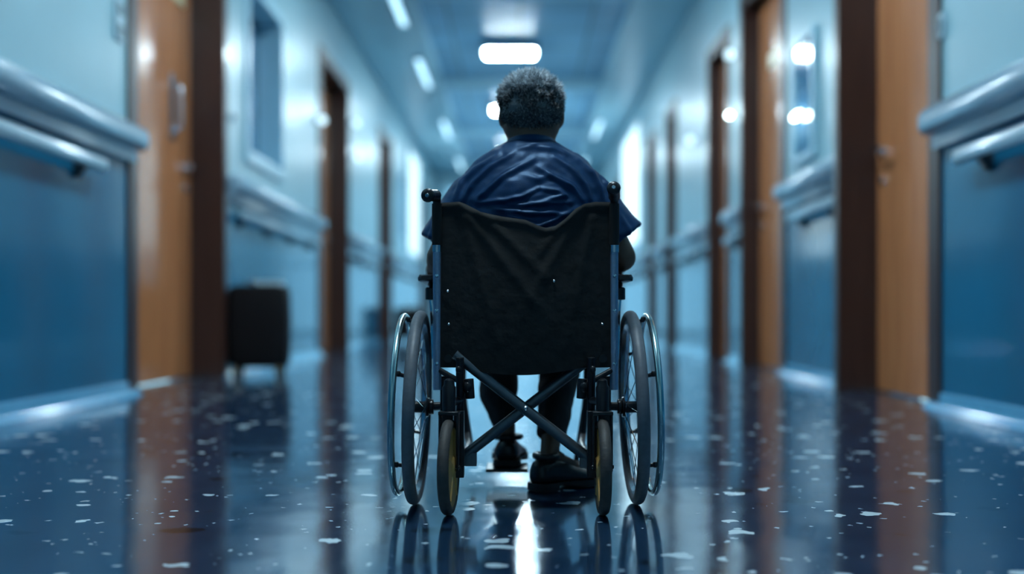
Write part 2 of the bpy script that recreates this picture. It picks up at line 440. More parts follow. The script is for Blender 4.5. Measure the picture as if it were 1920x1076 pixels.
# handrails
def handrail(side, y0, y1, label, grip=None, group=None):
    s = -1 if side == 'left' else 1
    X = XL if s < 0 else XR
    zt = 1.96 if s < 0 else 1.88
    root = tag(empty('handrail', (X, y0, zt-0.2)), label, 'handrail')
    def P(u, y, z): return (-s*u, y-y0, z-(zt-0.2))
    prof = [(0, zt-0.26), (0.05, zt-0.26), (0.055, zt-0.175), (0.11, zt-0.17), (0.135, zt-0.145), (0.145, zt-0.10), (0.14, zt-0.05), (0.115, zt-0.015), (0.08, zt), (0, zt)]
    def ring(y, k): return [P(u*k if u > 0 else 0, y, zt-0.10+(z-zt+0.10)*(0.6+0.4*k)) for (u, z) in prof]
    MB().rings([ring(y0, 0.55), ring(y0+0.02, 0.85), ring(y0+0.06, 1), ring(y1-0.06, 1), ring(y1-0.02, 0.85), ring(y1, 0.55)]).build('crash_rail', M['rail'], root)
    g0, g1 = grip or (y0+0.15, y1-0.35)
    zg = zt-0.38
    pf = [(0.075, -0.04), (0.105, -0.045), (0.12, -0.03), (0.125, 0.0), (0.12, 0.035), (0.10, 0.05), (0.08, 0.045), (0.07, 0.0)]
    def r2(y, k): return [P(0.0975+(u-0.0975)*k, y, zg+z*k) for (u, z) in pf]
    MB().rings([r2(g0, 0.5), r2(g0+0.03, 1), r2(g1-0.03, 1), r2(g1, 0.5)]).build('grip_rail', M['railgrip'], root)
    n = max(2, int((g1-g0)/1.2)+1)
    for k in range(n):
        y = g0+0.25+(g1-g0-0.5)*k/(n-1)
        q = MB(); q.rings([[P(u, yy, z) for (u, z) in ((-0.0, zg+0.03), (0.0, zg-0.10), (0.02, zg-0.11), (0.08, zg-0.03), (0.08, zg+0.01))] for yy in (y-0.03, y+0.03)])
        q.build('bracket', M['bracket'], root, smooth=False)
    return root
handrail('left', 2.6, 7.58, 'long pale crash rail at the left edge, before the orange door', (2.8, 6.85))
handrail('left', 10.0, 14.52, 'pale crash rail under the left blue window, above the suitcase', (10.2, 14.2))
handrail('left', 17.1, 20.7, 'pale crash rail between second and third doors on the left wall')
handrail('left', 22.75, 29.3, 'far pale crash rail beyond the third left door')
handrail('right', 2.6, 6.47, 'long pale crash rail at the right edge, before the orange door', (2.8, 5.98))
handrail('right', 8.14, 10.14, 'short pale crash rail between the two orange right-hand doors', (8.3, 9.7))
handrail('right', 12.07, 12.8, 'very short pale crash rail stub between second and third right doors', (12.1, 12.7))
handrail('right', 14.27, 17.2, 'pale crash rail beyond the third door on the right')
handrail('right', 18.42, 19.7, 'short far crash rail between fourth and fifth right doors')
handrail('right', 21.07, 26.8, 'farthest pale crash rail on the right wall')

# ceiling lights (row of panels in the raised middle)
def panel_light(y, label):
    root = tag(empty('ceiling_light', (-0.18, y, ZC+0.25)), label, 'ceiling light')
    f = MB(); f.box(-0.52, 0.52, -0.30, 0.30, -0.16, 0.0)
    f.build('housing', M['rail'], root, bevel=0.02)
    d = MB(); d.box(-0.45, 0.45, -0.23, 0.23, -0.19, -0.15)
    d.build('diffuser', M['lamp'], root, bevel=0.015)
PL = [(2.7, 'square ceiling light above and just behind the wheelchair'), (7.4, 'square ceiling light above the wheelchair'), (12.4, 'square ceiling light just above the top of the view'),  # first lamp is added to light the man's back and hair
      (18.95, 'bright white ceiling light right above the head of the seated man'), (24.2, 'round looking bright light just left of the head of the man'), (30.5, 'ceiling light hidden behind the head of the man')]
for y, l in PL: panel_light(y, l)
def strip_light(x, y, label):
    root = tag(empty('ceiling_strip_light', (x, y, ZC)), label, 'ceiling light', None)
    MB().box(-0.09, 0.09, -1.15, 1.15, -0.05, 0).build('housing', M['rail'], root, bevel=0.01)
    MB().box(-0.05, 0.05, -1.1, 1.1, -0.07, -0.045).build('diffuser', M['strip'], root, bevel=0.008)
SL = [(-1.87, 4.2, 'strip light on the left soffit above the orange door'), (-1.87, 9.9, 'strip light on the left soffit just out of view'),
      (-1.87, 15.5, 'nearest pale strip light at the top of the view, left soffit'), (-1.87, 20.0, 'second pale strip light on the left soffit'), (-1.86, 26.0, 'third pale strip light on the left soffit'), (-1.86, 32.0, 'farthest pale strip light on the left soffit'),
      (1.95, 4.2, 'strip light on the right soffit above the orange door'), (1.95, 9.9, 'strip light on the right soffit just out of view'), (1.95, 26.0, 'pale strip light on the right soffit beyond the head'), (1.95, 32.0, 'farthest pale strip light on the right soffit')]
for x, y, l in SL: strip_light(x, y, l)

# added glowing globes standing in for bright reflections on the walls
def reflection_glow(side, y, z, label, m, wide=0.0, r=0.07):
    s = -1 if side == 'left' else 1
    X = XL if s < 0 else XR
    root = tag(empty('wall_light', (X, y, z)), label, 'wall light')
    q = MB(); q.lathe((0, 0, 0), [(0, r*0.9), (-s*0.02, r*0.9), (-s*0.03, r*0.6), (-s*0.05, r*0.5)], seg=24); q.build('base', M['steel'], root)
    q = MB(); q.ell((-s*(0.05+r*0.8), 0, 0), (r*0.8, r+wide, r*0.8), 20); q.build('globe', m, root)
reflection_glow('right', 12.5, 3.02, 'bright round wall light between second and third right doors', M['walllamp'], r=0.035)
reflection_glow('right', 9.45, 2.42, 'bright oblong wall light on the blue panel, right wall', M['walllamp'], wide=0.12, r=0.035)
reflection_glow('right', 15.2, 3.18, 'dimmer round wall light beyond the third right door', M['walldim'])
reflection_glow('right', 12.35, 3.72, 'dim round wall light high between second and third right doors', M['walldim'])
reflection_glow('left', 14.3, 3.30, 'dim round wall light just before the second left door', M['walldim'])
reflection_glow('left', 17.3, 3.82, 'upper of two dim wall lights beyond the second left door', M['walldim'])
reflection_glow('left', 17.5, 3.28, 'lower of two dim wall lights beyond the second left door', M['walldim'])

# framed blue panel on the right wall
root = tag(empty('notice_board', (XR, 9.42, 2.0)), 'narrow framed blue glass panel above the short right crash rail', 'notice board')
q = MB()
for (a, b, c, d) in ((-0.36, -0.30, 0, 1.15), (0.30, 0.36, 0, 1.15), (-0.30, 0.30, 0, 0.06), (-0.30, 0.30, 1.09, 1.15)): q.box(-0.05, 0, a, b, c, d)
q.build('frame', M['winframe'], root, bevel=0.006)
MB().box(-0.03, -0.005, -0.3, 0.3, 0.06, 1.09).build('glass_panel', M['darkglass'], root, smooth=False)
# switches and plates
def switch(side, y, z, w, h, label, n=2):
    s = -1 if side == 'left' else 1
    X = XL if s < 0 else XR
    root = tag(empty('light_switch', (X, y, z)), label, 'light switch')
    a, b = sorted((0, -s*0.02)); MB().box(a, b, -w/2, w/2, -h/2, h/2).build('plate', M['plate'], root, bevel=0.008)
    a, b = sorted((-s*0.018, -s*0.03))
    for k in range(n):
        zc = -h/2+h*(k+0.5)/n
        MB().box(a, b, -w*0.28, w*0.28, zc-h*0.16*2/n/1.2, zc+h*0.16*2/n/1.2).build('rocker', M['plategrey'], root, bevel=0.005)
switch('left', 7.30, 2.68, 0.16, 0.30, 'tall pale double switch beside the orange left door')
switch('right', 6.38, 2.38, 0.09, 0.16, 'small pale switch beside the orange right door', 1)
switch('left', 10.2, 2.55, 0.08, 0.12, 'tiny switch between orange left door and blue window', 1)

# ------------------------------------------------------------------ suitcases by the left wall
def suitcase(loc, rz, sc, label):
    root = tag(empty('suitcase', loc, rz), label, 'suitcase'); root.scale = sc
    def rbox(w, d, z0, z1, r, bulge=0.0):
        rings = []; n = 24
        for t in (0, 0.03, 0.08, 0.3, 0.6, 0.9, 0.97, 1.0):
            z = z0+(z1-z0)*t; k = 1-(0.14 if t in (0, 1.0) else 0.04 if t in (0.03, 0.97) else 0)+bulge*math.sin(PI*t)
            ring = []
            for i in range(32):
                a = 2*PI*i/32; ca, sa = math.cos(a), math.sin(a)
                ring.append((w*k*math.copysign(abs(ca)**0.35, ca), d*k*math.copysign(abs(sa)**0.35, sa), z))
            rings.append(ring)
        return rings
    MB().rings(rbox(0.30, 0.19, 0.08, 0.80, 0.05, 0.05)).build('shell', M['bag'], root)
    q = MB(); q.box(-0.22, 0.22, 0.19, 0.225, 0.16, 0.60); q.build('front_pocket', M['bag'], root, bevel=0.015)
    q = MB(); q.tube([(-0.12, 0, 0.78), (-0.12, 0, 0.83), (-0.02, 0, 0.83), (-0.02, 0, 0.78)], 0.018); q.build('top_handle', M['steel'], root)
    q = MB()
    for x in (0.04, 0.24): q.tube([(x, -0.13, 0.7), (x, -0.13, 0.815)], 0.012)
    q.box(0.0, 0.28, -0.15, -0.11, 0.79, 0.84); q.build('pull_handle', M['plate'], root, bevel=0.008)
    for x in (-0.22, 0.22):
        for y in (-0.13, 0.13):
            q = MB(); q.lathe((x-0.02, y, 0.055), [(0, 0.02), (0, 0.05), (0.005, 0.055), (0.035, 0.055), (0.04, 0.05), (0.04, 0.02)], seg=20)
            q.box(x-0.03, x+0.03, y-0.015, y+0.015, 0.06, 0.11)
            q.build('wheel', M['tan'], root)
    return root
suitcase((-2.54, 10.05, 0), 0.04, (0.92, 1.0, 1.10), 'black suitcase with steel top handle under the left blue window')
suitcase((-2.50, 22.9, 0), 0.1, (0.95, 0.95, 0.95), 'far black suitcase beside the third left door')

# ------------------------------------------------------------------ wheelchair
CX = 0.017
wc = tag(empty('wheelchair', (CX, 3.2, 0)), 'black folding wheelchair with silver hand rims carrying the seated man', 'wheelchair')
def W(x, y, z): return (x, y-3.2, z)      # world y -> local
R = 0.30
for s in (-1, 1):
    tilt = Matrix.Translation((s*0.330, 0, R)) @ Matrix.Rotation(s*math.radians(-1.8), 4, 'Y')
    tilt = Matrix.Translation((s*0.334, 0, 0.302)) @ Matrix.Rotation(-s*math.radians(1.8), 4, 'Y')
    q = MB(); rings = []
    for i in range(96):
        a = 2*PI*i/96; ring = []
        for k in range(14):
            b = 2*PI*k/14; rr = 0.282+0.018*math.cos(b); w_ = 0.0185*math.sin(b)
            ring.append((w_, rr*math.cos(a), rr*math.sin(a)))
        rings.append(ring)
    q.rings(rings, False, True)
    ty = q.build('tyre', M['tyre'], wc, xf=tilt)
    q = MB(); pr = [(-0.012, 0.268), (-0.012, 0.258), (0.0, 0.252), (0.012, 0.258), (0.012, 0.268), (0.0, 0.270)]
    q.rings([[(w_, r_*math.cos(2*PI*i/96), r_*math.sin(2*PI*i/96)) for (w_, r_) in pr] for i in range(96)], False, True)
    rm = q.build('wheel_rim', M['steel'], wc, xf=tilt)
    q = MB(); q.lathe((0, 0, 0), [(-0.035, 0.012), (-0.034, 0.03), (-0.028, 0.032), (-0.022, 0.018), (0.022, 0.018), (0.028, 0.03), (0.034, 0.028), (0.04, 0.014), (0.05, 0.010)])
    q.build('hub', M['blackmetal'], wc, xf=tilt)
    for i in range(24):
        a = 2*PI*i/24; b = a+(0.45 if (i//2) % 2 else -0.45); sx = 0.026 if i % 2 else -0.026
        q = MB(); q.tube([(sx, 0.027*math.cos(b), 0.027*math.sin(b)), (0, 0.257*math.cos(a), 0.257*math.sin(a))], 0.0014, 5)
        q.build('spoke', M['chrome'], wc, xf=tilt)
    # hand rim
    q = MB(); ox = s*0.050; rings = []
    q.torus((ox, 0, 0.008), 0.272, 0.0105, 'X', 96, 12)
    hr = q.build('hand_rim', M['rim'], wc, xf=tilt)
    for i in range(6):
        a = 2*PI*(i+0.5)/6+0.1
        q = MB(); ca, sa = math.cos(a), math.sin(a)
        q.tube([(s*0.008, 0.262*ca, 0.262*sa), (s*0.030, 0.264*ca, 0.264*sa+0.004), (s*0.044, 0.270*ca, 0.270*sa+0.008)], 0.006, 8)
        q.ell((s*0.036, 0.266*ca, 0.266*sa+0.006), (0.008, 0.01, 0.01), 10)
        q.build('rim_spacer', M['black'], hr, xf=tilt)
    # axle and plate
    q = MB(); q.tube([(s*0.33, 0, 0.302), (s*0.225, 0, 0.306)], 0.014)
    q.box(min(s*0.222, s*0.262), max(s*0.222, s*0.262), -0.045, 0.045, 0.22, 0.40)
    q.tube([(s*0.30, 0, 0.302), (s*0.285, 0, 0.302)], 0.024)
    q.build('axle_plate', M['blackmetal'], wc, bevel=0.004)
    # back post (silver lower tube) and sleeve/handle
    PY = -0.06
    q = MB(); q.tube([(s*0.269, PY-0.005, 0.36), (s*0.269, PY-0.008, 0.60), (s*0.269, PY-0.012, 0.80), (s*0.269, PY-0.015, 0.925)], 0.0128, 16)
    bp_ = q.build('back_post', M['tube'], wc)
    q = MB(); q.lathe((s*0.269, PY-0.011, 0.790), [(-0.012, 0.0145), (0.012, 0.0145)], 'Z', 16)
    q.build('tube_collar', M['steel'], bp_)
    for z in (0.705, 0.60, 0.44):
        q = MB(); q.lathe((s*0.269, PY-0.024, z), [(0, 0.006), (-0.004, 0.006), (-0.006, 0.003)], 'Y', 10); q.build('bolt', M['chrome'], bp_)
    if s < 0:
        hp = [(s*0.269, PY-0.015, 0.90), (s*0.269, PY-0.018, 0.935), (s*0.268, PY-0.035, 0.948), (s*0.272, PY-0.07, 0.944), (s*0.284, PY-0.12, 0.938)]
    else:
        hp = [(s*0.269, PY-0.015, 0.90), (s*0.269, PY-0.018, 0.93), (s*0.268, PY-0.032, 0.942), (s*0.264, PY-0.07, 0.945), (s*0.258, PY-0.12, 0.957)]
    q = MB(); q.tube(hp, 0.0125, 14); ph = q.build('push_handle', M['blackmetal'], wc)
    a_, b_ = Vector(hp[2]), Vector(hp[4]); dr = (b_-a_).normalized()
    q = MB(); pts = [a_+dr*t for t in (0.010, 0.014, 0.03, 0.05, 0.07, 0.088, 0.100, 0.106, 0.109)]
    q.tube(pts, [0.014, 0.018, 0.0165, 0.018, 0.0175, 0.019, 0.0205, 0.017, 0.009], 18); q.build('grip', M['black'], ph)
    q = MB(); q.tube([a_+dr*0.1085, a_+dr*0.112], [0.007, 0.005], 12); q.build('end_cap', M['chrome'], ph)
    # side frame: seat rail, lower rail, uprights
    q = MB(); q.tube([(s*0.235, -0.08, 0.455), (s*0.235, 0.40, 0.465), (s*0.232, 0.47, 0.45), (s*0.228, 0.52, 0.36), (s*0.205, 0.54, 0.12)], 0.0125)
    q.build('seat_rail', M['blackmetal'], wc)
    q = MB(); q.tube([(s*0.198, -0.10, 0.46), (s*0.198, -0.095, 0.30), (s*0.198, -0.06, 0.155), (s*0.198, 0.0, 0.135), (s*0.198, 0.42, 0.135), (s*0.21, 0.50, 0.16), (s*0.225, 0.51, 0.30)], 0.0125)
    q.box(min(s*0.185, s*0.215), max(s*0.185, s*0.215), -0.12, -0.08, 0.10, 0.30)
    q.build('lower_frame', M['blackmetal'], wc, bevel=0.004)
    q = MB(); q.tube([(s*0.17, -0.085, 0.37), (s*0.262, -0.07, 0.42)], 0.009); q.ell((s*0.175, -0.09, 0.37), (0.018, 0.02, 0.022), 12)
    q.tube([(s*0.168, -0.09, 0.335), (s*0.172, -0.09, 0.395)], 0.015)
    q.ell((s*0.20, -0.13, 0.425), (0.010, 0.01, 0.012), 10); q.ell((s*0.235, -0.12, 0.36), (0.012, 0.014, 0.016), 10)
    q.build('frame_clamp', M['black'], wc, bevel=0.004)
    # wheel lock
    q = MB(); q.tube([(s*0.245, 0.25, 0.47), (s*0.29, 0.27, 0.48), (s*0.315, 0.30, 0.50)], 0.006)
    q.tube([(s*0.255, 0.24, 0.47), (s*0.262, 0.20, 0.58)], 0.007); q.ell((s*0.263, 0.195, 0.60), (0.012, 0.012, 0.022), 12)
    q.build('wheel_lock', M['blackmetal'], wc)
    # armrest
    ax = 0.308
    q = MB(); prof = [(-0.026, 0.693), (-0.028, 0.703), (-0.022, 0.714), (0.022, 0.714), (0.028, 0.703), (0.026, 0.693)]
    def ar(y, k): return [(s*ax+u*k, y, 0.704+(z-0.704)*k) for (u, z) in prof]
    q.rings([ar(0.0, 0.6), ar(0.012, 1), ar(0.36, 1), ar(0.375, 0.6)])
    pad = q.build('armrest_pad', M['black'], wc)
    q = MB(); q.tube([(s*0.285, 0.04, 0.45), (s*0.290, 0.04, 0.60), (s*0.296, 0.045, 0.665), (s*0.30, 0.07, 0.685), (s*0.30, 0.30, 0.685), (s*0.296, 0.335, 0.66), (s*0.275, 0.345, 0.46)], 0.010)
    q.build('armrest_frame', M['chrome'], wc)
    q = MB(); q.lathe((s*0.296, 0.045, 0.655), [(-0.02, 0.014), (-0.018, 0.019), (0.016, 0.019), (0.02, 0.014)], 'Z', 14); q.build('armrest_socket', M['black'], wc)
    q = MB(); q.box(min(s*0.272, s*0.278), max(s*0.272, s*0.278), 0.05, 0.34, 0.46, 0.66); q.build('side_guard', M['black'], wc, bevel=0.003)
    # caster
    yaw = -0.07 if s < 0 else 0.0
    cxf = Matrix.Translation((s*0.226, -0.175, 0.141)) @ Matrix.Rotation(yaw, 4, 'Z')
    q = MB(); rings = []
    for i in range(64):
        a = 2*PI*i/64
        rings.append([(0.017*math.sin(2*PI*k/12), (0.125+0.016*math.cos(2*PI*k/12))*math.cos(a), (0.125+0.016*math.cos(2*PI*k/12))*math.sin(a)) for k in range(12)])
    q.rings(rings, False, True); q.build('caster_tyre', M['castertyre'], wc, xf=cxf)
    q = MB(); q.lathe((0, 0, 0), [(-0.013, 0.118), (-0.009, 0.10), (-0.008, 0.045), (-0.018, 0.03), (-0.02, 0.012), (0.02, 0.012), (0.018, 0.03), (0.008, 0.045), (0.009, 0.10), (0.013, 0.118)])
    for k in range(5):
        a = 2*PI*k/5+0.3; d = Vector((0, math.cos(a), math.sin(a)))
        for sx in (-0.011, 0.011): q.tube([Vector((sx, 0, 0))+d*0.03, Vector((sx, 0, 0))+d*0.112], 0.006, 8)
    q.build('caster_wheel', M['caster'], wc, xf=cxf)
    q = MB()
    for sx in (-0.026, 0.026):
        q.rings([[(sx+t, u-0.0, z) for (u, z) in ((-0.012, -0.012), (0.012, -0.012), (0.026, 0.10), (0.030, 0.158), (-0.012, 0.158), (-0.016, 0.10))] for t in (-0.003, 0.003)])
    q.box(-0.030, 0.030, -0.014, 0.032, 0.152, 0.163)
    q.tube([(-0.033, 0, 0), (0.033, 0, 0)], 0.006, 10)
    q.build('caster_fork', M['blackmetal'], wc, xf=cxf, bevel=0.002)
    q = MB(); q.lathe((s*0.226, -0.165, 0.345), [(-0.045, 0.012), (-0.04, 0.02), (0.03, 0.02), (0.036, 0.016), (0.05, 0.014), (0.056, 0.006)], 'Z', 18)
    q.tube([(s*0.226, -0.165, 0.33), (s*0.20, -0.10, 0.33)], 0.012)
    q.build('caster_housing', M['blackmetal'], wc)
    # footrest
    q = MB(); q.tube([(s*0.22, 0.50, 0.42), (s*0.222, 0.52, 0.30), (s*0.20, 0.53, 0.15), (s*0.185, 0.50, 0.062)], 0.010)
    q.build('footrest_hanger', M['blackmetal'], wc)
    q = MB()
    if s < 0: q.box(-0.135, 0.01, 0.34, 0.50, 0.046, 0.058)
    else: q.box(0.075, 0.225, 0.36, 0.50, 0.056, 0.068)
    q.build('footplate', M['blackmetal'], wc, bevel=0.003)
# cross braces
q = MB(); q.tube([(-0.215, -0.075, 0.468), (0.205, -0.075, 0.142)], 0.0165, 16); q.box(0.165, 0.205, -0.09, -0.06, 0.125, 0.155)
q.build('cross_brace', M['brace'], wc)
q = MB(); q.tube([(0.215, -0.035, 0.468), (-0.205, -0.035, 0.142)], 0.0165, 16); q.box(-0.20, -0.15, -0.05, -0.02, 0.125, 0.165)
q.build('cross_brace', M['brace'], wc)
q = MB(); q.lathe((0.0, -0.055, 0.305), [(-0.038, 0.004), (-0.034, 0.008), (0.03, 0.008)], 'Y', 12); q.build('brace_bolt', M['steel'], wc)
# seat sling
q = MB(); rings = []
for i in range(13):
    y = -0.07+0.47*i/12; ring = []
    top = []; bot = []
    for k in range(17):
        u = -1+2*k/16; z = 0.470-0.018*(1-u*u)
        top.append((u*0.24, y, z)); bot.append((u*0.24, y, z-0.012))
    rings.append(top+bot[::-1])
q.rings(rings); q.build('seat_sling', M['nylon'], wc)
# back sling, with sagging top edge and slanted drape folds
topc = [(-0.269, 0.928), (-0.20, 0.930), (-0.18, 0.922), (-0.135, 0.898), (-0.07, 0.884), (0.0, 0.874), (0.035, 0.858), (0.06, 0.850), (0.09, 0.856), (0.12, 0.878), (0.15, 0.908), (0.18, 0.924), (0.21, 0.930), (0.269, 0.930)]
q = MB(); NX, NZ = 96, 90
def sling(u, v, off):
    x = -0.269+0.538*u
    zt = interp([(a, b) for a, b in topc], x)[0]
    zb = 0.428-0.022*math.sin(PI*min(1, max(0, (u-0.12)/0.7)))
    z = zb+(zt-zb)*v
    c = math.sin(PI*u)
    y = -0.072-0.035*c*(0.7+0.3*math.sin(PI*v))
    # folds swooping down from both corners
    f = 0
    for (x0, z0, x1, z1, a) in ((-0.20, 0.92, 0.03, 0.62, .006), (-0.14, 0.90, 0.06, 0.70, .006), (-0.19, 0.88, -0.08, 0.5, .004), (0.17, 0.92, 0.02, 0.64, .006), (0.13, 0.88, 0.03, 0.76, .005), (0.20, 0.88, 0.12, 0.48, .004)):
        dx, dz = x1-x0, z1-z0; L2 = dx*dx+dz*dz; t = max(0, min(1, ((x-x0)*dx+(z-z0)*dz)/L2))
        dd = math.hypot(x-x0-dx*t, z-z0-dz*t); f += a*math.exp(-(dd/0.016)**2)*(1-0.6*t)
    y -= f
    if v > 0.95: y -= 0.004*math.sin((v-0.95)/0.05*PI)
    return (x, y+off, z)
for off in (0.0,):
    vs = [sling(i/NX, j/NZ, 0) for j in range(NZ+1) for i in range(NX+1)]
    vs += [sling(i/NX, j/NZ, 0.006) for j in range(NZ+1) for i in range(NX+1)]
    n = (NX+1)*(NZ+1); fs = []
    for j in range(NZ):
        for i in range(NX):
            a = j*(NX+1)+i; fs.append((a, a+1, a+NX+2, a+NX+1)); fs.append((n+a, n+a+NX+1, n+a+NX+2, n+a+1))
    for i in range(NX):
        fs.append((i, n+i, n+i+1, i+1)); a = NZ*(NX+1)+i; fs.append((a, a+1, n+a+1, n+a))
    for j in range(NZ):
        a = j*(NX+1); fs.append((a, a+NX+1, n+a+NX+1, n+a)); a += NX; fs.append((a, n+a, n+a+NX+1, a+NX+1))
    q.add(vs, fs)
for s in (-1, 1):
    q.tube([(s*0.269, -0.072, 0.800), (s*0.269, -0.074, 0.86), (s*0.269, -0.075, 0.925)], 0.0155, 16)
q.build('backrest', M['nylon'], wc)
for (x, z) in ((-0.232, 0.56), (0.232, 0.56), (0.085, 0.69), (-0.235, 0.66)):
    q = MB(); q.lathe((x, -0.076-0.028*math.sin(PI*(x+0.269)/0.538), z), [(0, 0.004), (-0.004, 0.004), (-0.006, 0.002)], 'Y', 10); q.build('rivet', M['steel'], wc)

# ------------------------------------------------------------------ the seated man
PX = 0.037
def S(x, y, z): return (PX+x, y, z)
b = MB()
# torso, neck, head
def elring(c, a, d, n=28, p=1.0):
    out = []
    for k in range(n):
        t = 2*PI*k/n; ca, sa = math.cos(t), math.sin(t)
        out.append((c[0]+a*math.copysign(abs(ca)**p, ca), c[1]+d*math.copysign(abs(sa)**p, sa), c[2]))
    return out
tors = [(0.48, .14, .10, 3.37), (0.52, .175, .125, 3.36), (0.62, .185, .13, 3.35), (0.78, .19, .125, 3.345), (0.92, .20, .115, 3.345), (1.00, .18, .10, 3.35), (1.06, .14, .08, 3.36), (1.11, .09, .065, 3.37)]
b.rings([elring(S(0, y, z), a, d) for (z, a, d, y) in tors])
b.cap(S(0.002, 3.365, 1.06), S(0.0, 3.380, 1.19), 0.078, 0.080)
b.ell(S(0, 3.385, 1.262), (0.090, 0.100, 0.100), 32)
b.ell(S(0, 3.375, 1.205), (0.093, 0.080, 0.072), 24)
b.ell(S(0, 3.430, 1.190), (0.056, 0.052, 0.056), 24)      # jaw
b.ell(S(0, 3.462, 1.160), (0.026, 0.020, 0.020), 16)       # chin
b.ell(S(0, 3.478, 1.225), (0.012, 0.016, 0.030), 14)       # nose bridge
b.ell(S(0, 3.488, 1.208), (0.018, 0.016, 0.013), 14)
for s in (-1, 1):
    b.ell(S(s*0.042, 3.448, 1.212), (0.022, 0.022, 0.020), 14)          # cheek
    b.ell(S(s*0.030, 3.472, 1.262), (0.026, 0.012, 0.010), 14)          # brow
    b.ell(S(s*0.097, 3.378, 1.235), (0.010, 0.022, 0.034), 16, Matrix.Rotation(s*0.35, 3, 'Z'))   # ear
b.ell(S(0, 3.480, 1.183), (0.024, 0.009, 0.006), 12); b.ell(S(0, 3.479, 1.172), (0.020, 0.009, 0.007), 12)
# arms
for s in (-1, 1):
    sh = S(s*0.180, 3.35, 0.985); el = S(s*0.292, 3.335, 0.775)
    wr = (CX+s*0.306, 3.535, 0.752); b.cap(sh, el, 0.060, 0.047)
    b.cap(el, Vector(el).lerp(Vector(wr), 0.4), 0.045, 0.042); b.cap(Vector(el).lerp(Vector(wr), 0.4), wr, 0.042, 0.026)
    hx, hy, hz = wr
    b.rings([[(hx+u*k, y, z) for (u, z) in ((-0.03, hz-0.012), (0.03, hz-0.012), (0.036, hz), (0.03, hz+0.012), (-0.03, hz+0.014), (-0.036, hz))] for (y, k) in ((hy, 0.75), (hy+0.03, 1.0), (hy+0.085, 1.15))])
    for i, (ox, L1) in enumerate(((-0.032, 0.034), (-0.011, 0.040), (0.011, 0.038), (0.032, 0.028))):
        i_ = ox*(1.0)*s; p0 = Vector((hx+i_, hy+0.075, hz)); p1 = p0+Vector((i_*0.10, L1, -0.006)); p2 = p1+Vector((0, L1*0.35, -L1*0.62)); p3 = p2+Vector((0, -L1*0.15, -L1*0.5))
        b.cap(p0, p1, 0.0095, 0.0092, 10); b.cap(p1, p2, 0.0092, 0.0085, 10); b.cap(p2, p3, 0.0085, 0.0075, 10)
    t0 = Vector((hx-s*0.028, hy+0.025, hz-0.004)); t1 = t0+Vector((-s*0.026, 0.028, -0.008)); t2 = t1+Vector((-s*0.010, 0.032, -0.010))
    b.cap(t0, t1, 0.013, 0.011, 10); b.cap(t1, t2, 0.011, 0.009, 10)
# legs down to the ankles
LEG = {-1: dict(hip=S(-0.09, 3.37, 0.535), knee=(-0.082, 3.745, 0.525), ank=(-0.047, 3.640, 0.175)),
       1: dict(hip=S(0.09, 3.37, 0.535), knee=(0.160, 3.735, 0.525), ank=(0.098, 3.465, 0.115))}
for s in (-1, 1):
    g = LEG[s]
    b.cap(g['hip'], g['knee'], 0.070, 0.052); b.cap(g['knee'], Vector(g['knee']).lerp(Vector(g['ank']), .4), 0.050, 0.048); b.cap(Vector(g['knee']).lerp(Vector(g['ank']), .4), g['ank'], 0.048, 0.032)
    an = Vector(g['ank']); fd = Vector((0.02, 1, 0)) if s < 0 else Vector((0.86, 0.5, 0)); fd.normalize()
    b.cap(an, an+fd*0.10+Vector((0, 0, -0.045)), 0.030, 0.022)
man = b.build('person', M['skin'])
remesh(man, 0.0065, 4, 0.5)
tag(man, 'seated grey-haired man in navy shirt, seen from behind in the wheelchair', 'person')
man.data.materials.clear(); man.data.materials.append(M['skin'])

def child(o): o.parent = man; return o
for s in (-1, 1):
    q = MB(); q.ell(S(s*0.030, 3.4665, 1.243), (0.012, 0.012, 0.011), 16); ey = q.build('eye', M['eyewhite'], man)
    q = MB(); q.ell(S(s*0.030, 3.4772, 1.242), (0.0052, 0.0022, 0.0052), 12); q.build('iris', M['iris'], ey)

    for (z0, z1, nm) in ((0.15, 1.2, 'eyelid'), (-1.2, -0.35, 'eyelid')):       # upper and lower lid
        q = MB(); rings = []
        for i in range(7):
            a = max(-PI/2, min(PI/2, z0+(z1-z0)*i/6))
            rings.append([S(s*0.030+0.0150*math.cos(a)*math.sin(t), 3.4660+0.0135*math.cos(a)*math.cos(t), 1.243+0.0130*math.sin(a)) for t in [-1.5+3.0*k/12 for k in range(13)]])
        vs = [p for r_ in rings for p in r_]
        q.add(vs, [(i*13+k, i*13+k+1, (i+1)*13+k+1, (i+1)*13+k) for i in range(6) for k in range(12)])
        q.build(nm, M['skin'], man)
    q = MB(); q.tube([S(s*0.016, 3.4795, 1.266), S(s*0.030, 3.4840, 1.270), S(s*0.047, 3.474, 1.265)], [0.0025, 0.0035, 0.002], 8); q.build('eyebrow', M['trouser'], man)
q = MB()
q.tube([S(-0.024, 3.474, 1.1795), S(-0.010, 3.4855, 1.1830), S(0, 3.4865, 1.1815), S(0.010, 3.4855, 1.1830), S(0.024, 3.474, 1.1795)], [0.0015, 0.0045, 0.0042, 0.0045, 0.0015], 10)
q.tube([S(-0.023, 3.474, 1.1775), S(-0.010, 3.4845, 1.1735), S(0.010, 3.4845, 1.1735), S(0.023, 3.474, 1.1775)], [0.0015, 0.0055, 0.0055, 0.0015], 10)
q.build('lips', M['lip'], man)

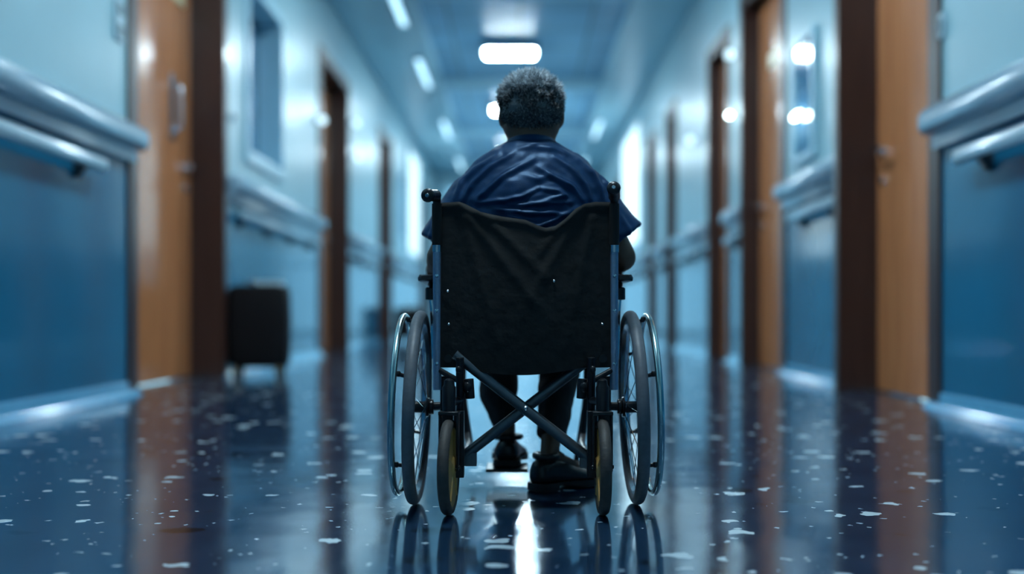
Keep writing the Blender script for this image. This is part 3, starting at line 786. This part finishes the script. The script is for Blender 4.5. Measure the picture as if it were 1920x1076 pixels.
# shirt
b = MB()
tz = [(0.47, .185, .145, 3.36), (0.60, .205, .155, 3.345), (0.75, .215, .150, 3.335), (0.88, .232, .142, 3.33), (0.95, .238, .136, 3.33), (1.00, .235, .125, 3.335), (1.045, .220, .112, 3.342), (1.085, .186, .102, 3.350), (1.112, .150, .093, 3.355), (1.135, .112, .086, 3.362), (1.152, .084, .078, 3.370), (1.160, .060, .060, 3.375)]
b.rings([elring(S(0, y, z), a, d, 36, 0.92) for (z, a, d, y) in tz])
for s in (-1, 1):
    p0 = Vector(S(s*0.150, 3.345, 1.000)); p1 = Vector(S(s*0.190, 3.345, 0.968)); p2 = Vector(S(s*0.246, 3.345, 0.895)); p3 = Vector(S(s*(0.288 if s < 0 else 0.297), 3.345, 0.812 if s < 0 else 0.832))
    b.ell(p0, (0.08, 0.085, 0.075), 20)
    b.tube([p0, p1, p2, p3], [0.072, 0.082, 0.076, 0.082], 28)
shirt = b.build('shirt', M['shirt'])
remesh(shirt, 0.006, 10, 0.6)
# hollow the sleeve ends and neck opening
cut = MB()
for s in (-1, 1):
    p2 = Vector(S(s*0.246, 3.345, 0.895)); p3 = Vector(S(s*(0.288 if s < 0 else 0.297), 3.345, 0.812 if s < 0 else 0.832)); d = (p3-p2).normalized()
    cut.tube([p3-d*0.05, p3+d*0.06], [0.060, 0.078], 24)
cut.tube([S(0, 3.380, 1.13), S(0, 3.384, 1.20)], [0.066, 0.076], 24)
cuto = cut.build('cutter', M['shirt'])
bo = shirt.modifiers.new('b', 'BOOLEAN'); bo.operation = 'DIFFERENCE'; bo.object = cuto; bo.solver = 'EXACT'
shape(shirt)
bpy.data.objects.remove(cuto, do_unlink=True)
def px(x, y, d=3.2): return ((x-975)/1931*d, HC+(592-y)/1931*d)
FOLDS = []
def fold(pts, a, w):     # crop coordinates of the creases measured on the upper back, turned into metres
    FOLDS.append(([px(760+u/2.5625, 100+v/2.5625) for u, v in pts], a, w))
fold([(520, 460), (400, 535), (320, 610), (265, 700)], .011, .010)
fold([(610, 500), (460, 590), (380, 660), (330, 700)], .010, .010)
fold([(450, 470), (330, 530), (260, 600), (225, 680)], .009, .009)
fold([(720, 480), (800, 540), (870, 620), (900, 700)], .011, .010)
fold([(640, 540), (720, 590), (810, 640), (860, 700)], .010, .010)
fold([(840, 490), (910, 560), (950, 630), (965, 700)], .010, .009)
fold([(930, 530), (990, 610), (1020, 700)], .007, .008)
fold([(340, 712), (480, 706), (560, 690), (640, 645)], .011, .007)
fold([(640, 645), (740, 660), (770, 680), (700, 700), (640, 720)], .010, .007)
fold([(470, 722), (560, 730), (640, 722), (800, 712)], .009, .006)
fold([(430, 745), (520, 760), (600, 770), (700, 768), (790, 775)], .010, .007)
fold([(480, 770), (560, 800), (640, 835), (740, 790), (830, 740)], .009, .007)
fold([(560, 575), (640, 600), (700, 580)], .005, .010)
fold([(150, 760), (115, 850), (95, 910)], .006, .008)
fold([(1040, 760), (1085, 830), (1090, 880)], .006, .008)
fold([(560, 405), (620, 415), (700, 405)], .005, .006)
fold([(480, 450), (600, 425), (740, 440), (860, 490)], .006, .010)
me = shirt.data
nrm = [v.normal.copy() for v in me.vertices]
for v, n_ in zip(me.vertices, nrm):
    p = v.co; d = 0.0
    if n_.y < 0.45 and p.z > 0.75:
        for pts, a, w_ in FOLDS:
            best = 9; bt = 0; m_ = len(pts)-1
            for i in range(m_):
                x0, z0 = pts[i]; dx, dz = pts[i+1][0]-x0, pts[i+1][1]-z0
                t = max(0, min(1, ((p.x-x0)*dx+(p.z-z0)*dz)/(dx*dx+dz*dz+1e-9)))
                dd = math.hypot(p.x-x0-dx*t, p.z-z0-dz*t)
                if dd < best: best = dd; bt = (i+t)/m_
            if best < w_*4:
                e_ = math.sin(PI*(0.1+0.8*bt))
                d += 1.35*a*e_*(math.exp(-(best/w_)**2)-0.45*math.exp(-(best/(w_*2.2))**2))
    d += 0.004*noise.noise(p*16)+0.0022*noise.noise(p*38)
    k = min(1, max(0, (1.17-p.z)/0.03)) if p.z > 1.14 else 1
    v.co = p+n_*d*k
me.update()
me.materials.clear(); me.materials.append(M['shirt'])
for p in me.polygons: p.use_smooth = True
child(shirt)
# collar band and sleeve hems
q = MB()
cr_ = []
for i in range(48):
    a = 2*PI*i/48; c = Vector(S(0.080*math.cos(a), 3.376+0.078*math.sin(a), 1.147-0.012*math.sin(a)))
    o_ = Vector((math.cos(a), math.sin(a), 0))
    cr_.append([c+o_*u+Vector((0, 0, z)) for (u, z) in ((0.006, -0.016), (0.003, 0.004), (-0.002, 0.009), (-0.005, 0.004), (-0.003, -0.016))])
q.rings(cr_, False, True); q.build('collar', M['shirt'], shirt)

# trousers
b = MB()
b.rings([elring(S(0, y, z), a, d, 28, 0.9) for (z, a, d, y) in ((0.468, .15, .11, 3.38), (0.50, .185, .135, 3.37), (0.56, .19, .14, 3.36), (0.62, .185, .135, 3.355))])
for s in (-1, 1):
    g = LEG[s]; hip, kn, an = Vector(g['hip']), Vector(g['knee']), Vector(g['ank'])
    b.cap(hip+Vector((0, 0, 0.01)), kn+Vector((0, 0, 0.0)), 0.085, 0.072)
    b.cap(kn, kn+Vector((0, 0.0, -0.02)), 0.072, 0.07)
    if s < 0: path = [kn, kn.lerp(an, 0.35)+Vector((-.006, 0, 0)), kn.lerp(an, 0.66)+Vector((-0.018, 0, 0)), kn.lerp(an, 0.80)+Vector((-0.010, 0, 0)), kn.lerp(an, 0.92)]; rr = [0.070, 0.069, 0.068, 0.056, 0.048]
    else: path = [kn, kn.lerp(an, 0.35), kn.lerp(an, 0.66), kn.lerp(an, 0.86)]; rr = [0.078, 0.072, 0.060, 0.052]
    b.tube(path, rr, 24)
tr = b.build('trousers', M['trouser'])
remesh(tr, 0.008, 6, 0.5)
for v in tr.data.vertices:
    p = v.co; v.co = p+v.normal*(0.006*noise.noise(p*14)+0.003*noise.noise(p*35))
tr.data.materials.clear(); tr.data.materials.append(M['trouser'])
child(tr)

# shoes
def shoe(xf):
    secs = [(0.000, .016, .030, .060), (0.010, .028, .018, .078), (0.03, .033, .016, .086), (0.07, .035, .016, .090), (0.11, .036, .016, .082), (0.15, .041, .016, .066), (0.19, .047, .016, .053), (0.225, .047, .016, .045), (0.255, .040, .017, .038), (0.275, .028, .018, .032), (0.284, .012, .020, .027)]
    q = MB(); rings = []
    for (y, w_, zb, zt) in secs:
        ring = []
        for k in range(24):
            t = 2*PI*k/24; ca, sa = math.cos(t), math.sin(t)
            zc = zb+(zt-zb)*0.35; h_ = (zt-zc) if sa > 0 else (zc-zb)
            wv = w_*math.copysign(abs(ca)**0.8, ca)*(1-0.30*max(0, sa)*(1 if y < 0.14 else 0.6))
            ring.append((wv, y, zc+h_*math.copysign(abs(sa)**0.8, sa)))
        rings.append(ring)
    q.rings(rings); up = q.build('shoe', M['leather'], man, xf=xf)
    q = MB(); q.torus((0, 0.055, 0.088), 0.034, 0.009, 'Z', 28, 10)
    q.build('ankle_collar', M['leather'], up, xf=xf @ Matrix.Translation((0, 0, 0)))
    q = MB(); rings = []
    for (y, w_, lift) in ((-0.004, .022, 0.003), (0.004, .031, 0), (0.03, .037, 0), (0.075, .036, 0), (0.085, .032, 0.011), (0.12, .033, 0.011), (0.15, .042, 0.004), (0.19, .050, 0), (0.23, .050, 0), (0.262, .041, 0.003), (0.282, .028, 0.006), (0.290, .012, 0.009)):
        rings.append([(-w_, y, 0.021), (-w_, y, lift+0.003), (-w_*0.9, y, lift), (w_*0.9, y, lift), (w_, y, lift+0.003), (w_, y, 0.021)])
    q.rings(rings); q.build('sole', M['sole'], up, xf=xf)
    q = MB()
    for k in range(4):
        y = 0.115+k*0.018; z = 0.083-k*0.0072
        q.tube([(-0.022, y, z-0.012), (-0.010, y+0.003, z), (0.010, y-0.003, z), (0.022, y, z-0.012)], 0.0024, 6)
    for s in (-1, 1): q.tube([(0, 0.112, 0.087), (s*0.012, 0.106, 0.096), (s*0.024, 0.110, 0.090), (s*0.014, 0.118, 0.084), (0, 0.112, 0.087)], 0.0024, 6)
    q.build('laces', M['lace'], up, xf=xf)
shoe(Matrix.Translation((-0.047, 3.578, 0.0585)) @ Matrix.Rotation(-0.05, 4, 'Z') @ Matrix.Diagonal((1.32, 1.0, 1.15, 1)))
shoe(Matrix.Translation((0.045, 3.42, 0.001)) @ Matrix.Rotation(-math.radians(52), 4, 'Z') @ Matrix.Diagonal((1.25, 0.98, 1.30, 1)))

# hair: rounded cap plus many short curly strands
hc = Vector(S(0, 3.378, 1.262)); rad = Vector((0.101, 0.110, 0.106))
def hairpt(d):
    return Vector((hc.x+d.x*rad.x, hc.y+d.y*rad.y, hc.z+d.z*rad.z))
def covered(d):
    if d.y > 0.15: return d.z > 0.10+0.62*d.y-0.3*(1-d.y) if abs(d.x) < 0.8 else d.z > -0.1+0.5*d.y
    return d.z > -0.90
q = MB(); n1, n2 = 48, 72; idx = {}; vs = []; fs = []
for i in range(n1+1):
    for k in range(n2):
        th = PI*i/n1; ph_ = 2*PI*k/n2
        d = Vector((math.sin(th)*math.cos(ph_), math.sin(th)*math.sin(ph_), math.cos(th)))
        p = hairpt(d); nn = 0.006*noise.noise(p*45)+0.004*noise.noise(p*90)
        sc = 1.0 if covered(d) else 0.90
        vs.append(hc+(p-hc)*(sc+nn*8*(1 if d.z > 0 else 0.4)))
for i in range(n1):
    for k in range(n2):
        th = PI*(i+.5)/n1; ph_ = 2*PI*(k+.5)/n2
        d = Vector((math.sin(th)*math.cos(ph_), math.sin(th)*math.sin(ph_), math.cos(th)))
        if covered(d): fs.append((i*n2+k, i*n2+(k+1) % n2, (i+1)*n2+(k+1) % n2, (i+1)*n2+k))
q.add(vs, fs); ncap = len(vs)
tones = [0.12+0.25*max(0, (v.z-hc.z)/0.11) for v in vs]  # cap gets paler with height, top light put into the colour
cnt = 0
while cnt < 11000:
    d = Vector((random.gauss(0, 1), random.gauss(0, 1), random.gauss(0, 1))).normalized()
    if not covered(d): continue
    if d.y > 0.3 and random.random() < 0.5: continue
    cnt += 1
    top = max(0, d.z+0.1)
    L_ = (0.009+0.024*min(1, top*1.3))*random.uniform(0.6, 1.2)
    p = hairpt(d)*1.0; nrm_ = Vector((d.x/rad.x, d.y/rad.y, d.z/rad.z)).normalized()
    sw = Vector((noise.noise(p*30), noise.noise(p*30+Vector((5, 0, 0))), noise.noise(p*30+Vector((0, 9, 0)))))
    down = Vector((0, -0.3, -1)) if top < 0.25 else Vector((-0.25, -0.5, 0.0))
    tdir = (nrm_*(0.35+0.5*min(1, top))+down*0.5+sw*1.6+Vector((random.gauss(0, .25), random.gauss(0, .25), random.gauss(0, .25)))).normalized()
    curl = Vector((random.gauss(0, 1), random.gauss(0, 1), random.gauss(0, 1)))*0.35
    p1 = p+tdir*L_*0.5; p2 = p1+(tdir+curl-nrm_*0.15).normalized()*L_*0.5
    if (p2-hc).length < 0.09: p2 += nrm_*0.004
    r0 = 0.0010+0.0005*min(1, top)
    before = len(q.v); q.tube([p-nrm_*0.003, p1, p2], [r0, r0*0.9, r0*0.3], 3)
    g = 0.05+0.95*min(1, max(0, (d.z-0.20)*1.25))  # upper strands paler, overhead light painted into their tone
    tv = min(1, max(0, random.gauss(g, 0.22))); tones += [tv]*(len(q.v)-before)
hair = q.build('hair', M['hair'], man)
at_ = hair.data.attributes.new('tone', 'FLOAT', 'POINT')
for i, t in enumerate(tones): at_.data[i].value = t

# ------------------------------------------------------------------ world and view
wd = bpy.data.worlds.new('world'); scene.world = wd; wd.use_nodes = True
bg = wd.node_tree.nodes['Background']; bg.inputs['Color'].default_value = (0.42, 0.80, 1.0, 1); bg.inputs['Strength'].default_value = 1.15
scene.view_settings.view_transform = 'Standard'; scene.view_settings.look = 'None'
scene.view_settings.gamma = 1.0; scene.view_settings.use_curve_mapping = False
scene.view_settings.exposure = 0.85
